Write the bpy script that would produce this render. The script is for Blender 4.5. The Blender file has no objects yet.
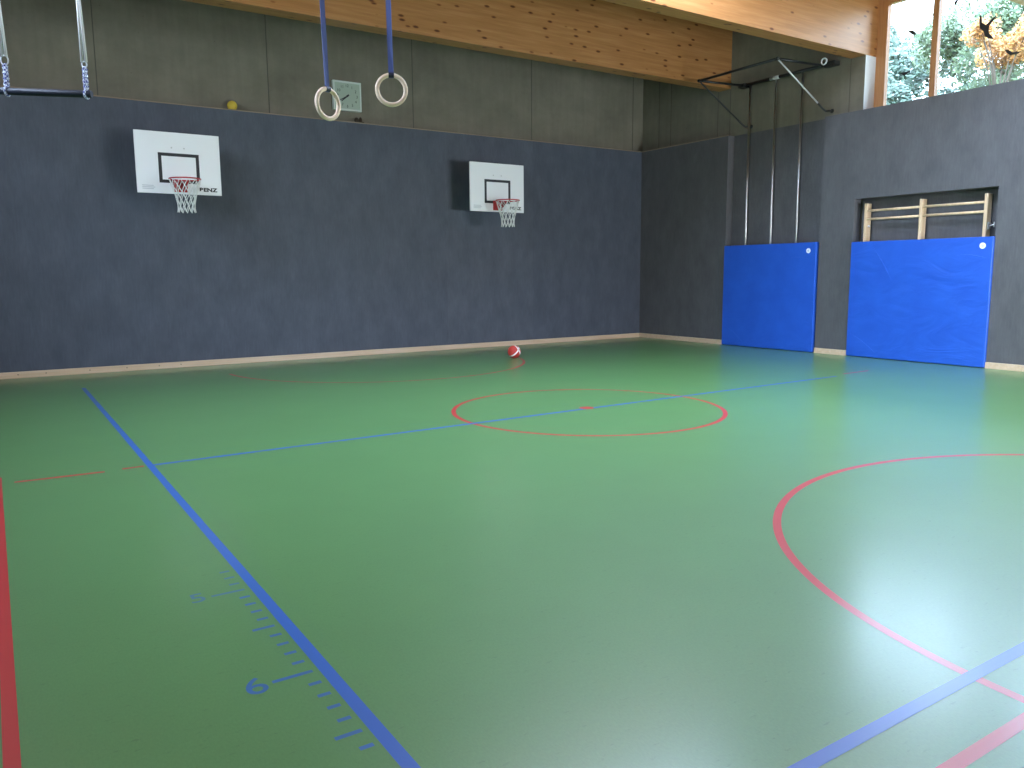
import bpy, bmesh, math, random
from mathutils import Vector, Matrix
random.seed(7)
S = bpy.context.scene
C = S.collection

# ------------------------------------------------------------------ camera
cam_d = bpy.data.cameras.new('camera'); cam = bpy.data.objects.new('camera', cam_d); C.objects.link(cam)
_f, _pit, _rol, _yaw = 794.25, 0.1379, -0.0077, 0.581
_F = Vector((math.sin(_yaw)*math.cos(_pit), math.cos(_yaw)*math.cos(_pit), -math.sin(_pit)))
_R = Vector((math.cos(_yaw), -math.sin(_yaw), 0)); _U = _R.cross(_F)
_R2 = _R*math.cos(_rol) + _U*math.sin(_rol); _U2 = _U*math.cos(_rol) - _R*math.sin(_rol)
CAM = Vector((-13.3123, -14.5658, 1.56))
cam.matrix_world = Matrix(((_R2.x, _U2.x, -_F.x, CAM.x), (_R2.y, _U2.y, -_F.y, CAM.y), (_R2.z, _U2.z, -_F.z, CAM.z), (0, 0, 0, 1)))
cam_d.sensor_width = 36; cam_d.lens = _f*36/1024; cam_d.clip_end = 300
S.camera = cam

# ------------------------------------------------------------------ world, exposure
W = bpy.data.worlds.new('overcast_sky'); S.world = W; W.use_nodes = True
wn = W.node_tree.nodes; wl = W.node_tree.links
tc = wn.new('ShaderNodeTexCoord'); sep = wn.new('ShaderNodeSeparateXYZ'); rmp = wn.new('ShaderNodeValToRGB')
wl.new(tc.outputs['Generated'], sep.inputs[0]); wl.new(sep.outputs['Z'], rmp.inputs['Fac'])
cr = rmp.color_ramp
cr.elements[0].position = 0.0; cr.elements[0].color = (0.27, 0.315, 0.36, 1)
cr.elements[1].position = 1.0; cr.elements[1].color = (0.55, 0.715, 1.0, 1)
e = cr.elements.new(0.26); e.color = (0.32, 0.38, 0.44, 1)
e = cr.elements.new(0.42); e.color = (0.55, 0.715, 1.0, 1)
wl.new(rmp.outputs['Color'], wn['Background'].inputs['Color'])
wn['Background'].inputs['Strength'].default_value = 21.5
W.cycles.sampling_method = 'MANUAL'; W.cycles.sample_map_resolution = 512
S.view_settings.view_transform = 'Standard'; S.view_settings.look = 'None'
S.view_settings.gamma = 1; S.view_settings.use_curve_mapping = False
S.view_settings.exposure = 0.17
S.cycles.use_denoising = True
S.cycles.max_bounces = 10; S.cycles.diffuse_bounces = 6; S.cycles.glossy_bounces = 4; S.cycles.transparent_max_bounces = 8
S.cycles.sample_clamp_indirect = 8

def opening_light(name, loc, rot, sx, sy, power, col):
    """area lamp for daylight, just outside an opening out of the picture"""
    l = bpy.data.lights.new(name, 'AREA'); l.shape = 'RECTANGLE'; l.size = sx; l.size_y = sy
    l.energy = power; l.color = col
    o = bpy.data.objects.new(name, l); C.objects.link(o); o.location = loc; o.rotation_euler = rot
    return o
opening_light('daylight_left_window', (-15.62, -7.0, 5.45), (0, -math.pi/2, 0), 2.0, 7.6, 340, (.72, .86, 1.0))
opening_light('added_front_light', (-2.2, -16.05, 1.5), (math.pi/2, 0, 0), 3.9, 2.6, 820, (.82, .89, 1.0))  # added lamp behind an unseen opening, brightens the walls
opening_light('added_roof_light', (-4.2, -10.15, 7.02), (0, 0, 0), 3.6, 2.6, 50, (.88, .94, 1.0))  # added fill lamp over an unseen roof opening
opening_light('added_roof_light', (-6.3, -7.05, 7.02), (0, 0, 0), 5.0, 2.6, 85, (.88, .94, 1.0))  # second added roof lamp, brightens the beam at the window

# ------------------------------------------------------------------ room numbers
XL, XR, YF, YB, ZP, ZC = -15.3, 0.2, -15.7, 0.2, 4.408, 6.8   # left, concrete right, front, concrete back, panel top, ceiling
BZ = 5.395                                                      # underside of the beams

# ------------------------------------------------------------------ helpers
class MB:
    """collects shapes, builds ONE mesh object"""
    def __init__(s): s.bm = bmesh.new()
    def box(s, x0, x1, y0, y1, z0, z1, mi=0):
        v = [s.bm.verts.new(c) for c in ((x0,y0,z0),(x1,y0,z0),(x1,y1,z0),(x0,y1,z0),(x0,y0,z1),(x1,y0,z1),(x1,y1,z1),(x0,y1,z1))]
        for f in ((3,2,1,0),(4,5,6,7),(0,1,5,4),(1,2,6,5),(2,3,7,6),(3,0,4,7)):
            s.bm.faces.new([v[i] for i in f]).material_index = mi
        return s
    def tube(s, pts, r, n=12, closed=False, mi=0, caps=True):
        pts = [Vector(q) for q in pts]; k = len(pts); rings = []
        rr = r if isinstance(r, (list, tuple)) else [r]*k
        up = None
        for i, q in enumerate(pts):
            if closed: t = pts[(i+1) % k] - pts[i-1]
            else: t = pts[min(i+1, k-1)] - pts[max(i-1, 0)]
            t.normalize()
            if up is None:
                up = Vector((0, 0, 1)) if abs(t.z) < .9 else Vector((1, 0, 0))
            a = t.cross(up).normalized(); b = a.cross(t).normalized(); up = b
            rings.append([s.bm.verts.new(q + (a*math.cos(2*math.pi*j/n) + b*math.sin(2*math.pi*j/n))*rr[i]) for j in range(n)])
        for i in range(k if closed else k-1):
            A, Bq = rings[i], rings[(i+1) % k]
            for j in range(n):
                f = s.bm.faces.new((A[j], A[(j+1) % n], Bq[(j+1) % n], Bq[j])); f.smooth = True; f.material_index = mi
        if caps and not closed:
            s.bm.faces.new(rings[0]).material_index = mi; s.bm.faces.new(rings[-1][::-1]).material_index = mi
        return s
    def prism(s, poly, d, mi=0):
        """poly: list of 3d points of a flat polygon, extruded by vector d"""
        a = [s.bm.verts.new(q) for q in poly]; b = [s.bm.verts.new(Vector(q)+Vector(d)) for q in poly]; n = len(a)
        s.bm.faces.new(a).material_index = mi; s.bm.faces.new(b[::-1]).material_index = mi
        for i in range(n): s.bm.faces.new((a[(i+1) % n], a[i], b[i], b[(i+1) % n])).material_index = mi
        return s
    def disc(s, c, ax, r, h, n=28, mi=0):
        c = Vector(c); ax = Vector(ax).normalized()
        return s.tube([c, c + ax*h], r, n, mi=mi)
    def ball(s, c, r, sc=(1,1,1), n=16, mi=0):
        g = bmesh.ops.create_uvsphere(s.bm, u_segments=n, v_segments=max(6, n//2), radius=r)
        for v in g['verts']: v.co = Vector((v.co.x*sc[0], v.co.y*sc[1], v.co.z*sc[2])) + Vector(c)
        for f in {f for v in g['verts'] for f in v.link_faces}: f.smooth = True; f.material_index = mi
        return s
    def flat(s, poly, mi=0):
        s.bm.faces.new([s.bm.verts.new(q) for q in poly]).material_index = mi; return s
    def build(s, name, mat, parent=None, bevel=0, seg=2, loc=None):
        bmesh.ops.recalc_face_normals(s.bm, faces=s.bm.faces)
        me = bpy.data.meshes.new(name); s.bm.to_mesh(me); s.bm.free()
        o = bpy.data.objects.new(name, me); C.objects.link(o)
        for m in (mat if isinstance(mat, (list, tuple)) else [mat]): me.materials.append(m)
        if parent: 
            o.parent = parent
            o.matrix_parent_inverse = parent.matrix_world.inverted()
        if bevel:
            b = o.modifiers.new('bevel', 'BEVEL'); b.width = bevel; b.segments = seg; b.limit_method = 'ANGLE'
        return o

def empty(name, loc, label, cat, group=None):
    o = bpy.data.objects.new(name, None); C.objects.link(o); o.location = loc; o.empty_display_size = .1
    o.matrix_world = Matrix.Translation(loc)
    return tag(o, label, cat, group)
def tag(o, label, cat, group=None):
    o['label'] = label; o['category'] = cat
    if group: o['group'] = group
    return o
def struct(o): o['kind'] = 'structure'; return o
def arc(c, r, a0, a1, n, z): return [(c[0]+r*math.cos(a0+(a1-a0)*i/n), c[1]+r*math.sin(a0+(a1-a0)*i/n), z) for i in range(n+1)]

# ------------------------------------------------------------------ materials
def mat(name, col, rough=.5, metal=0, spec=.5, **k):
    m = bpy.data.materials.new(name); m.use_nodes = True
    b = m.node_tree.nodes['Principled BSDF']
    b.inputs['Base Color'].default_value = (*col, 1); b.inputs['Roughness'].default_value = rough
    b.inputs['Metallic'].default_value = metal; b.inputs['Specular IOR Level'].default_value = spec
    m.diffuse_color = (*col, 1)
    return m
class NT:
    def __init__(s, m): s.t = m.node_tree; s.b = s.t.nodes['Principled BSDF']
    def n(s, t, **k):
        o = s.t.nodes.new(t)
        for a, v in k.items(): setattr(o, a, v)
        return o
    def l(s, a, b): s.t.links.new(a, b)
    def co(s, scale=(1,1,1)):
        a = s.n('ShaderNodeTexCoord'); m = s.n('ShaderNodeMapping'); m.inputs['Scale'].default_value = scale
        s.l(a.outputs['Object'], m.inputs['Vector']); return m.outputs[0]
    def noise(s, scale, sc=(1,1,1), det=4, rough=.55):
        a = s.n('ShaderNodeTexNoise'); a.inputs['Scale'].default_value = scale; a.inputs['Detail'].default_value = det
        a.inputs['Roughness'].default_value = rough; s.l(s.co(sc), a.inputs['Vector']); return a.outputs['Fac']
    def ramp(s, fac, stops):
        r = s.n('ShaderNodeValToRGB'); e = r.color_ramp.elements
        while len(e) < len(stops): e.new(.5)
        for x, (p, c) in zip(e, stops): x.position = p; x.color = (*c, 1)
        s.l(fac, r.inputs['Fac']); return r.outputs['Color']
    def mix(s, a, b, fac=1.0, mode='MULTIPLY'):
        m = s.n('ShaderNodeMix', data_type='RGBA', blend_type=mode)
        if isinstance(fac, (int, float)): m.inputs['Factor'].default_value = fac
        else: s.l(fac, m.inputs['Factor'])
        for v, i in ((a, 6), (b, 7)):
            if isinstance(v, tuple): m.inputs[i].default_value = (*v, 1)
            else: s.l(v, m.inputs[i])
        return m.outputs[2]
    def bump(s, h, strength, dist=.01):
        b = s.n('ShaderNodeBump'); b.inputs['Strength'].default_value = strength; b.inputs['Distance'].default_value = dist
        s.l(h, b.inputs['Height']); s.l(b.outputs[0], s.b.inputs['Normal'])
    def color(s, c): s.l(c, s.b.inputs['Base Color'])

def g3(v): return (v, v, v)
# floor linoleum
M_floor = mat('green_linoleum', (.09, .23, .082), .5, spec=.5); n = NT(M_floor)
fine = n.ramp(n.noise(120, (1, .45, 1), 4, .7), [(.3, g3(.90)), (.7, g3(1.08))])
mid = n.ramp(n.noise(1.6, (1, 1, 1), 3), [(.3, g3(.965)), (.7, g3(1.03))])
flk = n.ramp(n.noise(48, (.35, 1.2, 1), 3, .6), [(.63, g3(1.0)), (.72, g3(.80))])
n.color(n.mix(n.mix(n.mix((.096, .232, .066), fine), mid), flk))
n.b.inputs['Coat Weight'].default_value = .8; n.b.inputs['Coat IOR'].default_value = 1.5
n.b.inputs['Coat Roughness'].default_value = .235
n.bump(n.noise(90, (1, .6, 1), 3), .03, .004)
M_blue = mat('blue_line_paint', (.018, .11, .42), .3)
M_bluew = mat('worn_blue_paint', (.045, .155, .26), .32)
M_bluem = mat('rubbed_blue_paint', (.028, .125, .34), .3)
M_red = mat('red_line_paint', (.52, .022, .02), .3)
for _m in (M_blue, M_bluew, M_bluem, M_red):
    _b = _m.node_tree.nodes['Principled BSDF']; _b.inputs['Roughness'].default_value = .5
    _b.inputs['Coat Weight'].default_value = .8; _b.inputs['Coat IOR'].default_value = 1.5; _b.inputs['Coat Roughness'].default_value = .235
def panel_mat(name, base):
    m = mat(name, base, .62, spec=.35); n = NT(m)
    a = n.ramp(n.noise(3.2, (1, 1, .55), 5, .6), [(.3, g3(.84)), (.7, g3(1.14))])
    b = n.ramp(n.noise(40, (1, 1, .12), 3), [(.3, g3(.92)), (.7, g3(1.08))])
    c = n.ramp(n.noise(160, (1, 1, 1), 2), [(.35, g3(.82)), (.65, g3(1.16))])
    n.color(n.mix(n.mix(n.mix(base, a), b), c)); n.bump(n.noise(180, (1, 1, 1), 2), .15, .003)
    return m
M_panel = panel_mat('anthracite_panel', (.080, .090, .115))
M_panel2 = panel_mat('anthracite_panel_lighter', (.087, .097, .122))
M_panelr = panel_mat('anthracite_panel_right', (.104, .101, .105))
def concrete(name, base):
    m = mat(name, base, .8, spec=.25); n = NT(m)
    a = n.ramp(n.noise(1.3, (1, 1, 1.3), 7, .65), [(.3, g3(.80)), (.7, g3(1.13))])
    b = n.ramp(n.noise(7, (1.3, 1.3, .12), 4), [(.3, g3(.93)), (.7, g3(1.06))])
    v = n.n('ShaderNodeTexVoronoi'); v.inputs['Scale'].default_value = 5; n.l(n.co(), v.inputs['Vector'])
    h = n.ramp(v.outputs['Distance'], [(.03, g3(.7)), (.05, g3(1))])
    n.color(n.mix(n.mix(n.mix(base, a), b), h)); n.bump(n.noise(30), .12, .004)
    return m
M_conc = concrete('fair_faced_concrete', (.205, .182, .136))
M_joint = mat('concrete_joint', (.11, .10, .08), .9, spec=.1)
def wood(name, c0, c1, c2, axis=0, knots=True, rough=.42, lam=.044):
    m = mat(name, c1, rough, spec=.4); n = NT(m)
    st = [9, 9, 9]; st[axis] = .5
    g = n.ramp(n.noise(2.2, tuple(st), 6, .6), [(.25, c0), (.5, c1), (.75, c2)])
    st2 = [45, 45, 45]; st2[axis] = 1.2
    col = n.mix(g, n.ramp(n.noise(1, tuple(st2), 3), [(.3, g3(.94)), (.7, g3(1.05))]))
    if knots:
        v = n.n('ShaderNodeTexVoronoi'); v.inputs['Scale'].default_value = 1.0
        sc = [8.0, 8.0, 8.0]; sc[axis] = 3.0
        n.l(n.co(tuple(sc)), v.inputs['Vector'])
        col = n.mix(col, n.ramp(v.outputs['Distance'], [(.09, (.25, .14, .08)), (.15, (.62, .5, .4)), (.20, g3(1))]))
    n.color(col); return m
M_beam = wood('spruce_glulam', (.33, .138, .043), (.41, .182, .060), (.49, .24, .092))
M_skirt = wood('pale_skirting_wood', (.60, .42, .27), (.66, .48, .32), (.71, .54, .38), 0, False)
M_trim = wood('panel_edge_wood', (.26, .19, .13), (.30, .22, .15), (.34, .26, .18), 0, False)
M_frame = wood('window_larch', (.40, .17, .06), (.48, .22, .085), (.55, .27, .11), 2, False)
M_bars = wood('pale_bar_wood', (.60, .42, .24), (.68, .49, .30), (.74, .56, .37), 2, False)
M_ring = wood('ring_beech', (.80, .57, .39), (.86, .64, .46), (.90, .70, .52), 0, False, .6)
M_ceil = wood('ceiling_boards', (.26, .16, .08), (.31, .19, .10), (.36, .23, .12), 0, False)
M_mat = mat('blue_vinyl', (.014, .10, .62), .38, spec=.5); n = NT(M_mat)
n.color(n.ramp(n.noise(2.5), [(.3, (.016, .092, .51)), (.7, (.020, .110, .57))]))
wv = n.n('ShaderNodeTexNoise'); wv.inputs['Scale'].default_value = 1.1; wv.inputs['Detail'].default_value = 3; wv.inputs['Distortion'].default_value = 1.4
n.l(n.co((1, 1.1, 2.2)), wv.inputs['Vector']); n.bump(wv.outputs['Fac'], .35, .05)
M_white = mat('white_board', (.88, .89, .90), .35)
M_blackp = mat('black_print', (.018, .02, .025), .45)
M_grey = mat('faint_grey_print', (.60, .62, .64), .5)
M_redm = mat('red_steel', (.50, .03, .035), .38)
M_net = mat('white_net_cord', (.82, .82, .80), .8)
M_steel = mat('brushed_steel', (.62, .60, .57), .33, 1.0)
M_dark = mat('black_steel', (.016, .017, .017), .45)
M_galv = mat('zinc_steel', (.60, .60, .59), .4, .35)
M_strap = mat('blue_webbing', (.085, .11, .28), .75)
M_strapd = mat('dark_leather_pad', (.02, .02, .045), .6)
M_foam = mat('black_bar_foam', (.014, .016, .028), .55)
M_rope = mat('white_rope', (.86, .80, .75), .85)
M_braid = mat('blue_white_rope', (.5, .53, .66), .85); n = NT(M_braid)
wv = n.n('ShaderNodeTexChecker'); wv.inputs['Scale'].default_value = 90; n.l(n.co((1, 1, .8)), wv.inputs['Vector'])
n.color(n.mix((.72, .74, .82), (.06, .07, .24), wv.outputs['Fac'], 'MIX'))
M_clockf = mat('clock_frame_white', (.62, .66, .60), .4)
M_clockd = mat('clock_dial', (.40, .47, .38), .3)
M_yellow = mat('yellow_foam', (.72, .50, .06), .8)
M_brown = mat('dark_brown_lump', (.045, .03, .018), .8)
M_reveal = mat('daylit_reveal_white', (.78, .80, .82), .7)  # pier side is concrete; its daylight brightness is put into this white
M_black = mat('matt_black_film', (.01, .011, .01), .6)
M_leaf = []
for i, cs in enumerate((((.07, .11, .05), (.17, .22, .12)), ((.07, .115, .08), (.16, .22, .17)), ((.36, .16, .04), (.55, .30, .10)))):
    m = mat('leaves_' + ('green', 'bluish', 'amber')[i], cs[0], .6, spec=.3); n = NT(m)
    n.color(n.ramp(n.noise(1.6, (1, 1, 1), 3), [(.35, cs[0]), (.65, cs[1])]))
    M_leaf.append(m)
M_bark = mat('bark', (.09, .07, .055), .9)
M_ground = mat('lawn', (.10, .16, .05), .9)
M_glass = bpy.data.materials.new('window_glass'); M_glass.use_nodes = True
nt = M_glass.node_tree; nt.nodes.remove(nt.nodes['Principled BSDF'])
_tr = nt.nodes.new('ShaderNodeBsdfTransparent'); _tr.inputs[0].default_value = (.93, .96, .95, 1)
_gl = nt.nodes.new('ShaderNodeBsdfGlossy'); _gl.inputs['Roughness'].default_value = .02
_fr = nt.nodes.new('ShaderNodeFresnel'); _fr.inputs[0].default_value = 1.3
_mx = nt.nodes.new('ShaderNodeMixShader')
nt.links.new(_fr.outputs[0], _mx.inputs[0]); nt.links.new(_tr.outputs[0], _mx.inputs[1]); nt.links.new(_gl.outputs[0], _mx.inputs[2])
nt.links.new(_mx.outputs[0], nt.nodes['Material Output'].inputs[0])

# ------------------------------------------------------------------ floor and markings
floor = struct(MB().box(XL, .27, YF, YB, -.15, 0).build('floor', M_floor))
def strip(name, a, b, w, m, z=.0004, parent=floor):
    a = Vector((*a, z)); b = Vector((*b, z)); t = (b-a).normalized(); s = Vector((-t.y, t.x, 0))*w/2
    return MB().flat([a-s, b-s, b+s, a+s]).build(name, m, parent)
def ring_strip(name, c, r, a0, a1, w, m, z=.0004, n=160):
    k = MB(); ins = [k.bm.verts.new(q) for q in arc(c, r-w/2, a0, a1, n, z)]; out = [k.bm.verts.new(q) for q in arc(c, r+w/2, a0, a1, n, z)]
    for i in range(n): k.bm.faces.new((ins[i], ins[i+1], out[i+1], out[i]))
    return k.build(name, m, floor)
PI = math.pi
def lab(o, s): o['label'] = s; return o
lab(ring_strip('center_circle', (-7.59, -7.44), 1.55, 0, 2*PI, .05, M_red), 'red circle in the middle of the floor')
dotp = MB().flat(arc((-7.56, -7.39), .085, 0, 2*PI, 32, .0010)[:-1]).build('center_spot', M_red, floor); lab(dotp, 'small red spot inside the red circle')
lab(strip('center_line', (-12.30, -7.50), (-2.75, -7.36), .05, M_blue, .0007), 'thin blue line through the red circle')
lab(strip('line_dash', (-13.25, -7.485), (-12.63, -7.52), .045, M_red), 'longer red dash left of the blue line')
lab(strip('line_dash', (-12.50, -7.50), (-12.335, -7.495), .045, M_red), 'short red dash touching the blue line')
lab(strip('line_dash', (-2.45, -7.26), (-1.75, -7.24), .045, M_red), 'faint red dash in front of the wide blue mat')
lab(strip('sideline', (-12.27, -1.88), (-12.305, -13.15), .052, M_blue, .0009), 'long blue sideline running towards the camera')
lab(strip('end_line', (-12.30, -13.12), (-3.0, -13.12), .055, M_blue, .0008), 'blue line crossing the lower right corner')
lab(strip('sideline', (-13.355, -7.25), (-13.372, -13.40), .05, M_red), 'thick red sideline at the left edge')
lab(strip('end_line', (-13.37, -13.375), (-2.0, -13.40), .052, M_red), 'red line in the lower right corner')
lab(ring_strip('free_throw_arc', (-7.55, -1.45), 2.60, PI*1.005, PI*1.92, .045, M_red), 'thin red arc near the back wall')
lab(ring_strip('free_throw_arc', (-7.65, -13.49), 2.615, .04, PI-.04, .05, M_red), 'wide red arc in the right foreground')
def text_mesh(body, size, name, m, parent, M, extrude=0.0, bold=0.0):
    cu = bpy.data.curves.new(name, 'FONT'); cu.body = body; cu.size = size; cu.extrude = extrude; cu.offset = bold
    cu.align_x = 'CENTER'; cu.align_y = 'CENTER'
    t = bpy.data.objects.new(name + '_curve', cu); C.objects.link(t)
    dg = bpy.context.evaluated_depsgraph_get(); dg.update()
    me = bpy.data.meshes.new_from_object(t.evaluated_get(dg)); me.name = name
    bpy.data.objects.remove(t); bpy.data.curves.remove(cu)
    me.transform(M); me.materials.clear(); me.materials.append(m)
    o = bpy.data.objects.new(name, me); C.objects.link(o)
    if parent: o.parent = parent; o.matrix_parent_inverse = parent.matrix_world.inverted()
    return o
k = MB(); kw = MB()
for i in range(47, 67):
    y = -5.637 - i*.1
    L = .16 if i % 10 == 0 else (.098 if i % 5 == 0 else .05)
    tgt = kw if i < 51 else k
    tgt.flat([(-12.35-L, y-.011, .0004), (-12.35, y-.011, .0004), (-12.35, y+.011, .0004), (-12.35-L, y+.011, .0004)])
lab(k.build('distance_ticks', M_bluem, floor), 'blue tick marks of a jump distance scale')
lab(kw.build('distance_ticks', M_bluew, floor), 'worn faint tick marks of the distance scale')
text_mesh('6', .185, 'scale_number', M_bluem, floor, Matrix.Translation((-12.572, -11.637, .0005)), bold=.001)
text_mesh('5', .165, 'scale_number', M_bluew, floor, Matrix.Translation((-12.571, -10.625, .0005)), bold=.001)

# ------------------------------------------------------------------ back wall (the long one with the hoops)
wb = struct(MB().box(XL-.3, .9, YB, YB+.3, -.15, ZC+.2).build('wall_back', M_conc))
edges = [XL, -12.85, -10.35, -7.85, -5.335, -3.17, 0]
for i in range(len(edges)-1):
    o = MB().box(edges[i]+(.0004 if i else 0), edges[i+1]-.0004*(i < 5), 0, .198, 0.02, ZP).build('wall_panel', M_panel2 if i in (4,) else M_panel, wb)
struct(MB().box(XL, -.0, -.012, .01, ZP-.010, ZP+.006).build('trim_1', M_trim))
k = MB()
for x in (-11.55, -8.79, -5.92, -3.05, -.12): k.box(x-.008, x+.008, .196, .202, ZP, ZC)
k.build('joint', M_joint, wb)
bb = struct(MB().box(XL, 0, -.022, 0, 0, .10).build('baseboard_back', M_skirt, None, .004))
for px in (-13.0, -12.62, -12.0, -11.45, -10.95, -10.6):
    MB().disc((px, -.0215, .055), (0, -1, 0), .009, .002, 10).build('screw', M_joint, bb)

# ------------------------------------------------------------------ right wall: concrete, black cladding with two niches, clerestory
wr = struct(MB().box(XR, .8, -5.62, YB, -.15, ZC+.2).box(.27, .8, YF, -5.62, -.15, 4.36).box(.5, .8, YF, -5.62, 6.52, ZC+.2).build('wall_right', M_conc))
NL, NR = (-4.975, -2.66), (-8.152, -5.675)       # y ranges of the niches
def clad(y0, y1, z0, z1, x1=.198, m=M_panelr): return MB().box(0, x1, y0, y1, z0, z1).build('wall_panel', m, wr)
clad(NL[1], 0, .02, ZP)
clad(NR[1], NL[0], .02, ZP)
clad(NR[0], NR[1], 2.857, ZP, .26)
clad(-10.7, NR[0], .02, ZP, .26); clad(-13.2, -10.703, .02, ZP, .26); clad(YF, -13.203, .02, ZP, .26)
MB().box(.185, .199, NL[0], NL[1], .0, ZP).build('niche_panel', M_panelr, wr)
MB().box(.255, .268, NR[0], NR[1], .0, 2.857).build('niche_panel', M_panelr, wr)
MB().box(XR-.003, .5, -5.627, -5.62, ZP, BZ).build('window_reveal', M_reveal, wr)
MB().box(.03, .5, YF, -5.63, ZP-.05, ZP-.004).build('window_board', M_panelr, wr)
k = MB()
for y in (-.36, -.75, -2.17, -2.51, -5.33): k.box(.198, .202, y-.007, y+.007, ZP, BZ if y < -2 else ZC)
k.build('joint', M_joint, wr)
struct(MB().box(-.012, .01, NL[1], 0, ZP-.010, ZP+.006).build('trim_2', M_trim))
sk = MB().box(-.022, 0, NL[1], -.022, 0, .10).build('baseboard_right', M_skirt, None, .004); struct(sk)
for a, b in ((NR[1], NL[0]), (YF, NR[0])): MB().box(-.022, 0, a, b, 0, .10).build('skirting_board', M_skirt, sk, .004)

# window_1, in the right wall
w1 = struct(MB().box(.5, .6, YF, -5.625, 6.25, 6.52).build('window_1', M_frame))
MB().box(.5, .6, -5.815, -5.625, 4.36, 6.25).build('window_post', M_frame, w1)
for y in (-6.69, -8.74, -10.79, -12.84, -14.89): MB().box(.5, .6, y-.05, y+.05, 4.36, 6.25).build('mullion', M_frame, w1)
MB().box(.5, .62, YF, -5.815, 4.33, 4.41).build('window_sill', M_frame, w1)
ys = [-5.815, -6.69, -8.74, -10.79, -12.84, -14.89, YF]
for i in range(6):
    a = ys[i] - (.05 if i else 0); b = ys[i+1] + .05*(i < 5)
    MB().box(.595, .601, b, a, 4.41, 6.25).build('window_pane', M_glass, w1)

# window_2 and the left wall, beside the camera
wlft = struct(MB().box(XL-.3, XL, YF, YB, -.15, 4.5).box(XL-.3, XL, YF, YB, 6.4, ZC+.2).box(XL-.3, XL, -3.35, YB, 4.5, 6.4).box(XL-.3, XL, YF, -10.65, 4.5, 6.4).build('wall_left', M_conc))
MB().box(XL, XL+.03, YF, YB, .02, 4.42).build('wall_panel', M_panel, wlft)
w2 = struct(MB().box(XL-.25, XL-.15, -10.65, -3.35, 6.3, 6.4).box(XL-.25, XL-.15, -10.65, -3.35, 4.5, 4.58).build('window_2', M_frame))
for i in range(5):
    y = -10.6 + i*1.8
    MB().box(XL-.25, XL-.15, y-.05, y+.05, 4.55, 6.35).build('mullion', M_frame, w2)

# front wall (behind the camera) and ceiling
struct(MB().box(XL-.3, -4.05, YF-.3, YF, -.15, ZC+.2).box(-.35, .8, YF-.3, YF, -.15, ZC+.2).box(-4.05, -.35, YF-.3, YF, 2.7, ZC+.2).box(-4.05, -.35, YF-.3, YF, -.15, .3).build('wall_front', M_conc))
w3 = struct(MB().box(-4.05, -.35, YF-.2, YF-.12, 2.62, 2.7).box(-4.05, -.35, YF-.2, YF-.12, .3, .38).build('added_window_3', M_frame))  # unseen opening, added to let the front lamp in
for x in (-4.0, -2.8, -1.6, -.4): MB().box(x-.04, x+.04, YF-.2, YF-.12, .36, 2.64).build('mullion', M_frame, w3)
k = MB().box(XL-.3, .8, YF-.3, -11.3, ZC, ZC+.2).box(XL-.3, .8, -9.0, -8.2, ZC, ZC+.2).box(XL-.3, .8, -5.9, YB+.3, ZC, ZC+.2)
k.box(XL-.3, -5.9, -11.3, -9.0, ZC, ZC+.2).box(-2.5, .8, -11.3, -9.0, ZC, ZC+.2).box(XL-.3, -8.7, -8.2, -5.9, ZC, ZC+.2).box(-3.9, .8, -8.2, -5.9, ZC, ZC+.2)  # the two gaps are unseen openings added for the roof lamps
struct(k.build('ceiling', M_ceil))

# ------------------------------------------------------------------ glulam roof beams
for y0, y1, xe, lb in ((-2.513, -2.19, XR, 'orange brown glulam roof beam nearest the back wall, in shade'),
                       (-5.62, -5.32, .5, 'bright glulam roof beam ending at the wooden window post'),
                       (-8.73, -8.43, .5, None), (-11.8, -11.5, .5, None), (-14.9, -14.6, .5, None)):
    o = MB().box(XL, xe, y0 - (.012 if xe > .3 else 0), y1, BZ, ZC).build('roof_beam', M_beam, None, .006)
    tag(o, lb or 'glulam roof beam overhead, out of the picture', 'beam', None if lb else 'overhead beams')

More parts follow.
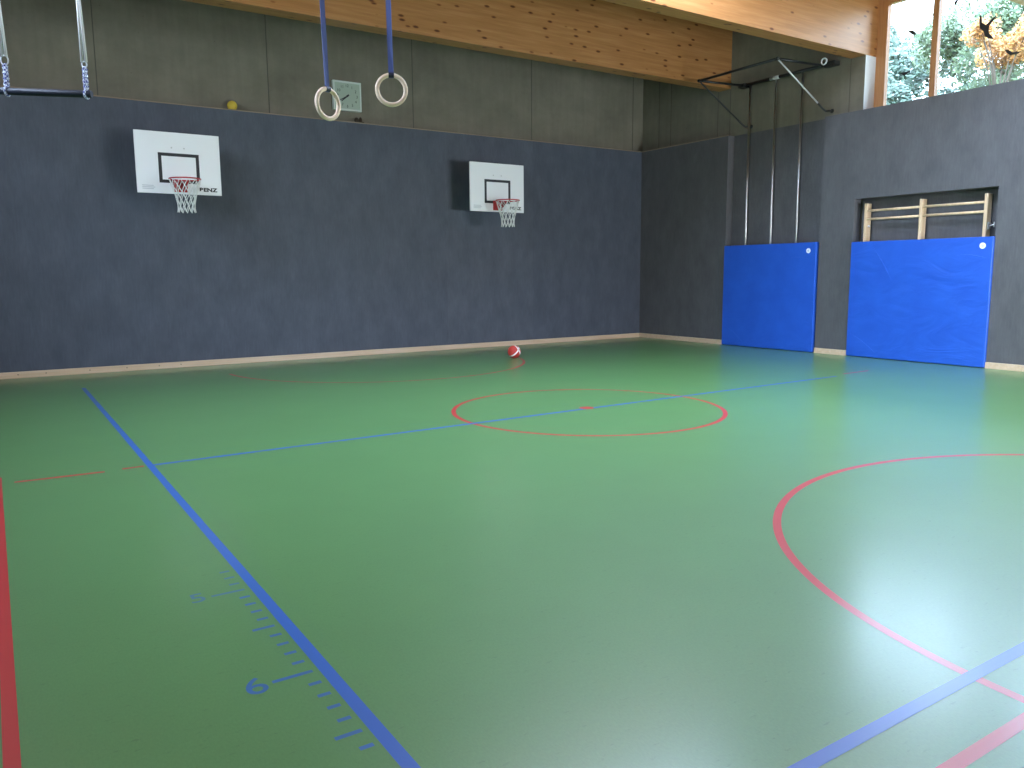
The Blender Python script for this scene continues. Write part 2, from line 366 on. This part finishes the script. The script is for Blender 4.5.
# ------------------------------------------------------------------ basketball boards
def backboard(cx, yb, zc, label):
    """cx board centre, yb front face, zc board centre height; built around its own base on the wall"""
    w, h = 1.285, .960
    r = empty('basketball_backboard', (cx, 0, zc), label, 'basketball hoop', 'basketball hoops on the back wall')
    b = MB().box(cx-w/2, cx+w/2, yb, yb+.035, zc-h/2, zc+h/2).build('board', M_white, r, .004)
    k = MB(); sw, sh, t = .62, .47, .05; zb = zc-.313; y = yb-.002
    k.box(cx-sw/2, cx+sw/2, y, yb+.001, zb, zb+t).box(cx-sw/2, cx+sw/2, y, yb+.001, zb+sh-t, zb+sh)
    k.box(cx-sw/2, cx-sw/2+t, y, yb+.001, zb+t, zb+sh-t).box(cx+sw/2-t, cx+sw/2, y, yb+.001, zb+t, zb+sh-t)
    k.build('target_square', M_blackp, b)
    R = Matrix.Translation((cx+.430, yb-.0015, zc-h/2+.082)) @ Matrix.Rotation(PI/2, 4, 'X') @ Matrix.Diagonal((1.35, 1, 1, 1))
    text_mesh('BENZ', .082, 'lettering', M_blackp, b, R, .001, .0035)
    k = MB()
    for i, z in enumerate((.06, .085, .11)): k.box(cx-.57, cx-.40+.02*(i % 2), yb-.0015, yb+.001, zc-h/2+z, zc-h/2+z+.012)
    k.build('fine_print', M_grey, b)
    for s in (-.1, .09): MB().disc((cx+s, yb+.001, zc+.24), (0, -1, 0), .012, .008, 12).build('bolt', M_galv, b)
    # wall mount behind
    k = MB()
    for s in (-.14, .14): k.box(cx+s-.025, cx+s+.025, yb+.035, -.03, zc+.18, zc+.24).box(cx+s-.025, cx+s+.025, yb+.035, -.03, zc-.26, zc-.20)
    for s in (-.14, .14): k.box(cx+s-.04, cx+s+.04, -.04, 0, zc-.34, zc+.34)
    k.box(cx-.34, cx+.34, yb+.035, yb+.07, zc-.26, zc-.2).box(cx-.34, cx+.34, yb+.035, yb+.07, zc+.18, zc+.24)
    k.build('wall_mount', M_dark, r)
    # hoop
    zr = zc - .28; cy = yb - .15 - .225
    hp = MB().tube(arc((cx, cy), .232, 0, 2*PI, 48, zr)[:-1], .011, 10, True).build('hoop', M_redm, r)
    k = MB().box(cx-.11, cx+.11, yb-.008, yb, zr-.17, zr+.02)
    k.box(cx-.11, cx+.11, cy+.2, yb, zr-.012, zr-.002)
    for s in (-.075, .075):
        k.prism([(cx+s-.006, yb-.004, zr-.16), (cx+s-.006, yb-.004, zr-.005), (cx+s-.006, cy+.13, zr-.005), (cx+s-.006, cy+.16, zr-.03)], (.012, 0, 0))
    k.build('hoop_bracket', M_redm, hp)
    k = MB(); prof = [(0, .232), (.12, .200), (.24, .160), (.36, .132), (.45, .126), (.51, .136)]
    def rad(t):
        for (a, ra), (b_, rb) in zip(prof, prof[1:]):
            if t <= b_: return ra + (rb-ra)*(t-a)/(b_-a)
        return prof[-1][1]
    N = 12
    for d in (1, -1):
        for q in range(N):
            pts = []
            for i in range(19):
                t = .51*i/18; a = 2*PI*(q/N) + d*2*PI/N*(t/.51)*2.5
                pts.append((cx+rad(t)*math.cos(a), cy+rad(t)*math.sin(a), zr-.008-t))
            k.tube(pts, .0062, 5)
    k.build('net', M_net, hp)
    return r
backboard(-10.545, -.62, 3.36, 'basketball hoop on the left, its white board nearer to the trapeze bar')
backboard(-4.47, -.62, 3.29, 'basketball hoop on the right, its white board above the basketball')

# ------------------------------------------------------------------ basketball
m = mat('basketball_skin', (.5, .05, .03), .55); n = NT(m)
tcn = n.n('ShaderNodeTexCoord')
def band(axis, off, w):
    d = n.n('ShaderNodeVectorMath', operation='DOT_PRODUCT'); n.l(tcn.outputs['Object'], d.inputs[0]); d.inputs[1].default_value = axis
    a = n.n('ShaderNodeMath', operation='SUBTRACT'); n.l(d.outputs['Value'], a.inputs[0]); a.inputs[1].default_value = off
    b = n.n('ShaderNodeMath', operation='ABSOLUTE'); n.l(a.outputs[0], b.inputs[0])
    c = n.n('ShaderNodeMath', operation='LESS_THAN'); n.l(b.outputs[0], c.inputs[0]); c.inputs[1].default_value = w
    return c.outputs[0]
ax1 = (_R2*.60 - _U2*.62 - _F*(-.45)).normalized(); ax2 = (_R2*.80 + _U2*.52 + _F*.25).normalized()
col = n.mix((.56, .045, .03), (.80, .77, .72), band(ax1, -.012, .013), 'MIX')
col = n.mix(col, (.80, .77, .72), band(ax2, .062, .013), 'MIX')
ax3 = (_R2*.3 - _U2*.2 + _F*.9).normalized()
col = n.mix(col, (.10, .015, .012), band(ax3, -.055, .003), 'MIX'); n.color(col)
k = MB(); k.ball((0, 0, 0), .121, n=40); ball = k.build('basketball', m); ball.location = (-5.19, -2.28, .121)
tag(ball, 'red and white basketball lying on the green floor', 'ball')

# ------------------------------------------------------------------ blue mats
def wall_mat(y0, y1, z0, z1, stick, label):
    r = empty('gym_mat', (-.02, (y0+y1)/2, 0), label, 'mat', 'blue wall mats')
    k = MB(); k.box(-.045, .04, y0, y1, z0, z1)
    c = k.build('cover', M_mat, r, .012, 3)
    s = MB().disc((-.0445, stick[0], stick[1]), (-1, 0, 0), .048, .003, 28).build('badge', M_white, r); s['label'] = 'round white badge in the upper right corner'
    MB().disc((-.0475, stick[0], stick[1]), (-1, 0, 0), .022, .0008, 20).build('badge_print', M_grey, s)
    # soft diagonal creases as shallow ridges of the vinyl
    yl, zl = y1, z0
    for (a, b, c_, d) in ((yl-.06, z0+.42, yl-.62, z0+.06), (yl-.45, z1-.12, yl-.85, z1-.75), (y0+.05, z1-.35, y0+.55, z1-.28)):
        pts = [(-.0445, a+(c_-a)*i/10, b+(d-b)*i/10+.03*math.sin(PI*i/10)) for i in range(11)]
        MB().tube(pts, [.0008+.0035*math.sin(PI*i/10) for i in range(11)], 8).build('crease', M_mat, c)
    return r
wall_mat(-4.945, -2.668, .008, 2.115, (-4.775, 1.955), 'blue wall mat with the three steel poles rising behind it')
wall_mat(-8.150, -5.680, .008, 2.085, (-7.995, 1.945), 'wider blue wall mat below the wooden wall bars')

# ------------------------------------------------------------------ wall bars in the right niche
r = empty('wall_bars', (.15, -6.9, 0), 'pale wooden wall bars standing in the niche behind the wide blue mat', 'wall bars')
posts = (-5.865, -6.885, -7.945)
for y in posts: MB().box(.06, .20, y-.026, y+.026, .0, 2.765).build('post', M_bars, r, .006)
for a, b in ((posts[1]+.026, posts[0]-.026), (posts[2]+.026, posts[1]-.026)):
    for z in (2.635, 2.485, .3, .45, .6, .75, .9, 1.05, 1.2, 1.35, 1.5, 1.65, 1.8):
        x = .085
        MB().tube([(x, a-.01, z), (x, b+.01, z)], .021, 12).build('rung', M_bars, r)
k = MB().box(.10, .16, -7.979, -7.971, 2.20, 2.32).box(.09, .17, -7.998, -7.979, 2.22, 2.235).box(.09, .17, -7.998, -7.979, 2.29, 2.305)
k.tube([(.13, -7.985, 2.26), (.13, -8.06, 2.275)], .010, 8).tube([(.13, -8.06, 2.315), (.13, -8.06, 2.235)], .010, 8)
k.build('latch', M_galv, r)
MB().disc((.12, -5.891, 2.36), (0, -1, 0), .018, .03, 12).build('bolt', M_galv, r)

# ------------------------------------------------------------------ climbing poles with their swing-out frame
r = empty('climbing_pole_frame', (.12, -3.75, 0), 'three steel climbing poles with black swing-out frame above left blue mat', 'climbing poles')
for y in (-3.105, -3.745, -4.365): MB().tube([(.11, y, 0), (.11, y, 5.36)], .021, 14).build('pole', M_steel, r)
rail = MB().tube([(.09, -2.86, 5.365), (.09, -5.03, 5.365)], .033, 12).build('rail', M_dark, r)
MB().tube([(.09, -3.62, 5.365), (.09, -3.84, 5.365)], .037, 14).build('sleeve', M_galv, rail)
oL, oR = Vector((-1.19, -2.93, 5.31)), Vector((-1.13, -4.755, 5.34))
MB().tube([oL, oR], .024, 10).ball(oL, .035).ball(oR, .035).build('outer_bar', M_dark, r)
MB().tube([oL, (.07, -2.93, 5.372)], .022, 10).build('arm', M_dark, r)
MB().tube([oR, (.07, -4.80, 5.372)], .022, 10).build('arm', M_dark, r)
for o_, y, mm in ((oL, -3.06, M_dark), (oR, -4.95, M_steel)):
    e1 = Vector((.02, y+.005, 4.53)); d = (e1 - o_)
    pts = [o_ + d*t for t in (0, .3, .6, .85, .93)] + [o_+d*.975+Vector((0, 0, .0)), e1+Vector((.02, -.01, -.01)), Vector((.10, y-.02, 4.53)), Vector((.2, y-.03, 4.535))]
    b = MB().tube(pts[:4], .015, 10).build('brace', M_dark if mm is M_dark else M_galv, r)
    MB().tube(pts[3:], .018, 10).ball(pts[-1], .04).build('brace_foot', M_dark, b)
for y0, y1 in ((-3.02, -2.84), (-5.10, -4.84)): MB().box(.04, .2, y0, y1, 5.325, 5.405).build('bracket', M_dark, r, .008)
k = MB(); k.tube([(.03, -4.88+.055*math.cos(a), 5.42+.055*math.sin(a)) for a in [2*PI*i/20 for i in range(20)]], .014, 8, True)
k.build('eyelet', M_net, r)

# ------------------------------------------------------------------ gymnastic rings
def along(p, top):  # direction of a strap that leans a little sideways
    return (Vector(top) - Vector(p))
def gym_ring(c, yaw, lean, label):
    c = Vector(c); r = empty('gymnastic_ring', c, label, 'gymnastic ring', 'hanging gymnastic rings')
    h = _R * math.cos(yaw) + Vector((_F.x, _F.y, 0)).normalized() * math.sin(yaw)   # horizontal axis of the ring plane
    up = Vector((0, 0, 1)); Rm = .100
    MB().tube([c + h*Rm*math.cos(a) + up*Rm*math.sin(a) for a in [2*PI*i/48 for i in range(48)]], .0155, 14, True).build('hoop', M_ring, r)
    nrm = h.cross(up)
    p0 = c + up*(Rm - .02); L = (ZC - p0.z)
    t = p0 + up*L + _R*lean*L
    k = MB(); w, th = .018, .0025
    q = [p0, p0 + (t-p0)*.1, p0 + (t-p0)*.25, t]; tw = [0, .25, .5, .5]
    rows = []
    for pt, a in zip(q, tw):
        hh = h*math.cos(a) + nrm*math.sin(a); nn = nrm*math.cos(a) - h*math.sin(a)
        rows.append([k.bm.verts.new(pt + hh*sx*w + nn*sy*th) for sx, sy in ((-1,-1),(1,-1),(1,1),(-1,1))])
    for A, Bq in zip(rows, rows[1:]):
        for i in range(4): k.bm.faces.new((A[i], A[(i+1) % 4], Bq[(i+1) % 4], Bq[i]))
    k.bm.faces.new(rows[0]); k.bm.faces.new(rows[-1][::-1])
    s = k.build('strap', M_strap, r)
    k = MB(); lp = []
    for i in range(17):
        a = 2*PI*i/16; lp.append(c + up*Rm + up*math.sin(a)*.0185 + nrm*math.cos(a)*.0185)
    rows = [[k.bm.verts.new(p_ + h*sx*.019) for sx in (-1, 1)] for p_ in lp[:-1]]
    for i in range(16):
        A, Bq = rows[i], rows[(i+1) % 16]; k.bm.faces.new((A[0], A[1], Bq[1], Bq[0]))
    lo = k.build('strap_loop', M_strapd, s); so = lo.modifiers.new('s', 'SOLIDIFY'); so.thickness = .003
    return r
gym_ring((-11.19, -8.997, 2.756), math.radians(55), -.023, 'wooden gymnastic ring turned sideways, in front of the square clock')
gym_ring((-10.808, -9.233, 2.850), math.radians(12), -.012, 'wooden gymnastic ring seen full round, right of the square clock')

# ------------------------------------------------------------------ trapeze bar
tr0 = Vector((-12.651, -8.273, 2.793)); tl0 = Vector((-13.080, -7.99, 2.815))
ax = (tr0 - tl0).normalized()
r = empty('trapeze', (tr0+tl0)/2, 'black padded trapeze bar hanging on white ropes at the upper left', 'trapeze')
bar = MB().tube([tl0 - ax*.075, tl0-ax*.07, tr0 + ax*.055, tr0 + ax*.06], [.020, .024, .024, .020], 18).build('bar', M_foam, r)
UP = Vector((0, 0, 1))
for p_, lean, sgn in ((tr0 + ax*.024, -.018, 1), (tl0, -.028, -1)):
    top = p_ + UP*(.175)
    k = MB()
    for ph in (0, PI):
        pts = [p_ + UP*(.02+.155*i/24) + ax*.010*math.cos(ph+i*1.3) + Vector((-ax.y, ax.x, 0))*.010*math.sin(ph+i*1.3) for i in range(25)]
        k.tube(pts, .0088, 8)
    k.tube([p_ + UP*.029*math.cos(a) + Vector((-ax.y, ax.x, 0))*.029*math.sin(a) for a in [2*PI*i/20 for i in range(20)]], .0085, 8, True)
    br = k.build('braided_loop', M_braid, r)
    k = MB()
    rr = .026 if sgn < 0 else .017
    kk = top + UP*rr
    k.tube([kk + ax*rr*math.cos(a) + UP*rr*1.2*math.sin(a) for a in [2*PI*i/20 for i in range(20)]], .0045, 8, True)
    k.build('shackle', M_galv, br)
    t2 = top + UP*2*rr; L = ZC - t2.z
    k = MB()
    for s in (-1, 1): k.tube([t2 + ax*s*.014, t2 + UP*L*.14 + _R*lean*L*.14 + ax*s*.004, t2 + UP*L + _R*lean*L + ax*s*.012], .0088, 8)
    k.build('rope', M_rope, r)

# ------------------------------------------------------------------ clock
r = empty('wall_clock', (-7.32, .2, 4.90), 'square grey green wall clock on the concrete behind the rings', 'clock')
x0, x1, z0, z1, yf = -7.60, -7.045, 4.635, 5.165, .125
cz, cxx = (z0+z1)/2, (x0+x1)/2
k = MB(); t = .03
k.box(x0, x1, yf, .2, z0, z0+t).box(x0, x1, yf, .2, z1-t, z1).box(x0, x0+t, yf, .2, z0+t, z1-t).box(x1-t, x1, yf, .2, z0+t, z1-t)
k.build('frame', M_clockf, r)
dl = MB().box(x0+t, x1-t, yf+.015, .2, z0+t, z1-t).build('dial', M_clockd, r)
for i in range(1, 13):
    a = PI/2 - i*PI/6
    text_mesh(str(i), .072, 'numeral', M_blackp, dl, Matrix.Translation((cxx+.195*math.cos(a), yf+.013, cz+.185*math.sin(a))) @ Matrix.Rotation(PI/2, 4, 'X'), 0)
def hand(name, ang, L, w, y):
    d = Vector((math.sin(ang), 0, math.cos(ang))); s = Vector((d.z, 0, -d.x)); c = Vector((cxx, y, cz))
    MB().prism([c - d*.04 - s*w, c - d*.04 + s*w, c + d*L + s*w*.5, c + d*L - s*w*.5], (0, -.004, 0)).build(name, M_blackp, dl)
hand('minute_hand', 2*PI*40/60, .205, .010, yf+.009); hand('hour_hand', 2*PI*(7+40/60)/12, .15, .015, yf+.013)
MB().disc((cxx, yf+.014, cz), (0, -1, 0), .018, .014, 16).build('hand_cap', M_blackp, dl)

# ------------------------------------------------------------------ things lying on the panel ledge
o = MB(); o.ball((0, 0, 0), .085, n=24); o = o.build('foam_ball', M_yellow); o.location = (-9.468, .10, ZP+.086)
tag(o, 'yellow ball stuck on the ledge above the left basketball board', 'ball')
k = MB(); k.ball((-.045, 0, .055), .05, (.85, .7, 1.1)).ball((.035, 0, .062), .05, (.6, .7, 1.2)).ball((.06, -.01, .02), .04, (1.2, .8, .5)).ball((-.01, 0, .02), .045, (1.3, .7, .45))
o = k.build('brown_lump', M_brown); o.location = (-7.12, .11, ZP+.006)  # unidentified object, built as a plain lump
tag(o, 'small crumpled dark brown lump on the ledge under the square clock', 'lump')

# ------------------------------------------------------------------ bird stickers on the window
def bird(y, z, pts, label):
    """pts in metres, (to the right as seen from inside, up); right = -y"""
    k = MB().prism([(.5945, y - a, z + b) for a, b in pts], (-.0012, 0, 0))
    o = k.build('bird_sticker', M_black)
    tag(o, label, 'window sticker', 'black bird stickers on the window')
bird(-7.50, 5.47, [(-.13, .21), (-.10, .19), (-.085, .08), (-.02, .03), (.06, .10), (.12, .13), (.09, .07), (.03, .0), (.03, -.10), (.12, -.22), (.03, -.19), (-.03, -.13), (-.05, -.06), (-.11, -.01), (-.13, .08)], 'largest black bird sticker, wings up, on the right window pane')
bird(-6.235, 5.68, [(-.09, .07), (-.02, .05), (.05, .01), (.075, -.07), (.03, -.04), (-.03, -.01)], 'small black bird sticker high on the narrow left pane')
bird(-6.149, 5.02, [(-.12, .03), (-.02, .02), (.10, .03), (.07, .0), (.02, -.015), (-.02, -.04), (-.05, -.01)], 'flat black bird sticker low on the narrow left pane')
bird(-7.95, 4.98, [(-.16, .07), (-.10, .05), (-.03, .0), (.10, -.015), (.05, -.04), (-.06, -.04), (-.12, .01)], 'black bird sticker at the right edge of the picture')
bird(-6.97, 5.985, [(-.04, -.04), (-.03, .02), (.03, .06), (.06, .05), (.02, .0), (.0, -.04)], 'tiny black bird sticker beside the top of the mullion')

# ------------------------------------------------------------------ trees outside
def tree(loc, H, crown, n_leaf, size, mi, label, seed, nb=26, tk=1.0):
    rnd = random.Random(seed); x, y = loc
    r = empty('tree', (x, y, -.15), label, 'tree', 'trees outside the window')
    k = MB(); k.tube([(x, y, -.15), (x+.1, y, H*.35), (x-.1, y+.15, H*.7)], [.28*tk, .2*tk, .09*tk], 10)
    cz_, rx, rz = crown
    blobs = []
    for i in range(nb):
        a = rnd.uniform(0, 2*PI); q = rnd.uniform(.15, 1)**.5; h = rnd.uniform(-1, 1)
        w = math.sqrt(max(0, 1-h*h))
        c = Vector((x + rx*q*w*math.cos(a), y + rx*q*w*math.sin(a), cz_ + rz*h*.9)); blobs.append((c, rnd.uniform(.45, .95)*rx*.42))
        if i < 14: k.tube([(x, y, max(1.5, c.z-2.2)), ((x+c.x)/2, (y+c.y)/2, c.z-.8), c], [.07*tk, .045*tk, .015*tk], 6)
    k.build('trunk', M_bark, r)
    vs, fs = [], []
    for i in range(n_leaf):
        c, br = rnd.choice(blobs)
        d = Vector((rnd.gauss(0, 1), rnd.gauss(0, 1), rnd.gauss(0, .85))); d = d.normalized()*br*rnd.uniform(.35, 1)**.6
        p_ = c + d; s = size*rnd.uniform(.6, 1.3)
        u = Vector((rnd.gauss(0, 1), rnd.gauss(0, 1), rnd.gauss(0, 1))).normalized(); v = u.orthogonal().normalized()
        b = len(vs); vs += [p_ - u*s, p_ + v*s*.5, p_ + u*s, p_ - v*s*.5]; fs.append((b, b+1, b+2, b+3))
    me = bpy.data.meshes.new('foliage'); me.from_pydata([tuple(v) for v in vs], [], fs); me.materials.append(M_leaf[mi])
    o = bpy.data.objects.new('foliage', me); C.objects.link(o); o.parent = r; o.matrix_parent_inverse = r.matrix_world.inverted()
    return r
struct(MB().box(.8, 60, -40, 40, -.2, -.15).build('ground', M_ground))
tree((11.5, 3.6), 10.6, (6.6, 2.5, 2.6), 26000, .095, 1, 'bluish green tree filling the narrow left window pane', 3)
tree((16.5, -1.2), 13.5, (9.2, 3.1, 3.4), 44000, .10, 0, 'green tree behind the left half of the wide window pane', 5, 34)
tree((13.5, -6.4), 9.6, (6.4, 2.4, 2.6), 24000, .10, 0, 'lower green tree at the right end of the window', 9)
tree((11.6, -2.35), 8.6, (8.15, 1.15, .5), 3600, .075, 2, 'amber autumn tree glowing between the green ones', 12, 14, .4)
tree((21.5, 7.5), 13.0, (9.2, 4.2, 3.0), 14000, .17, 1, 'distant bluish tree with sky showing through its top', 15)
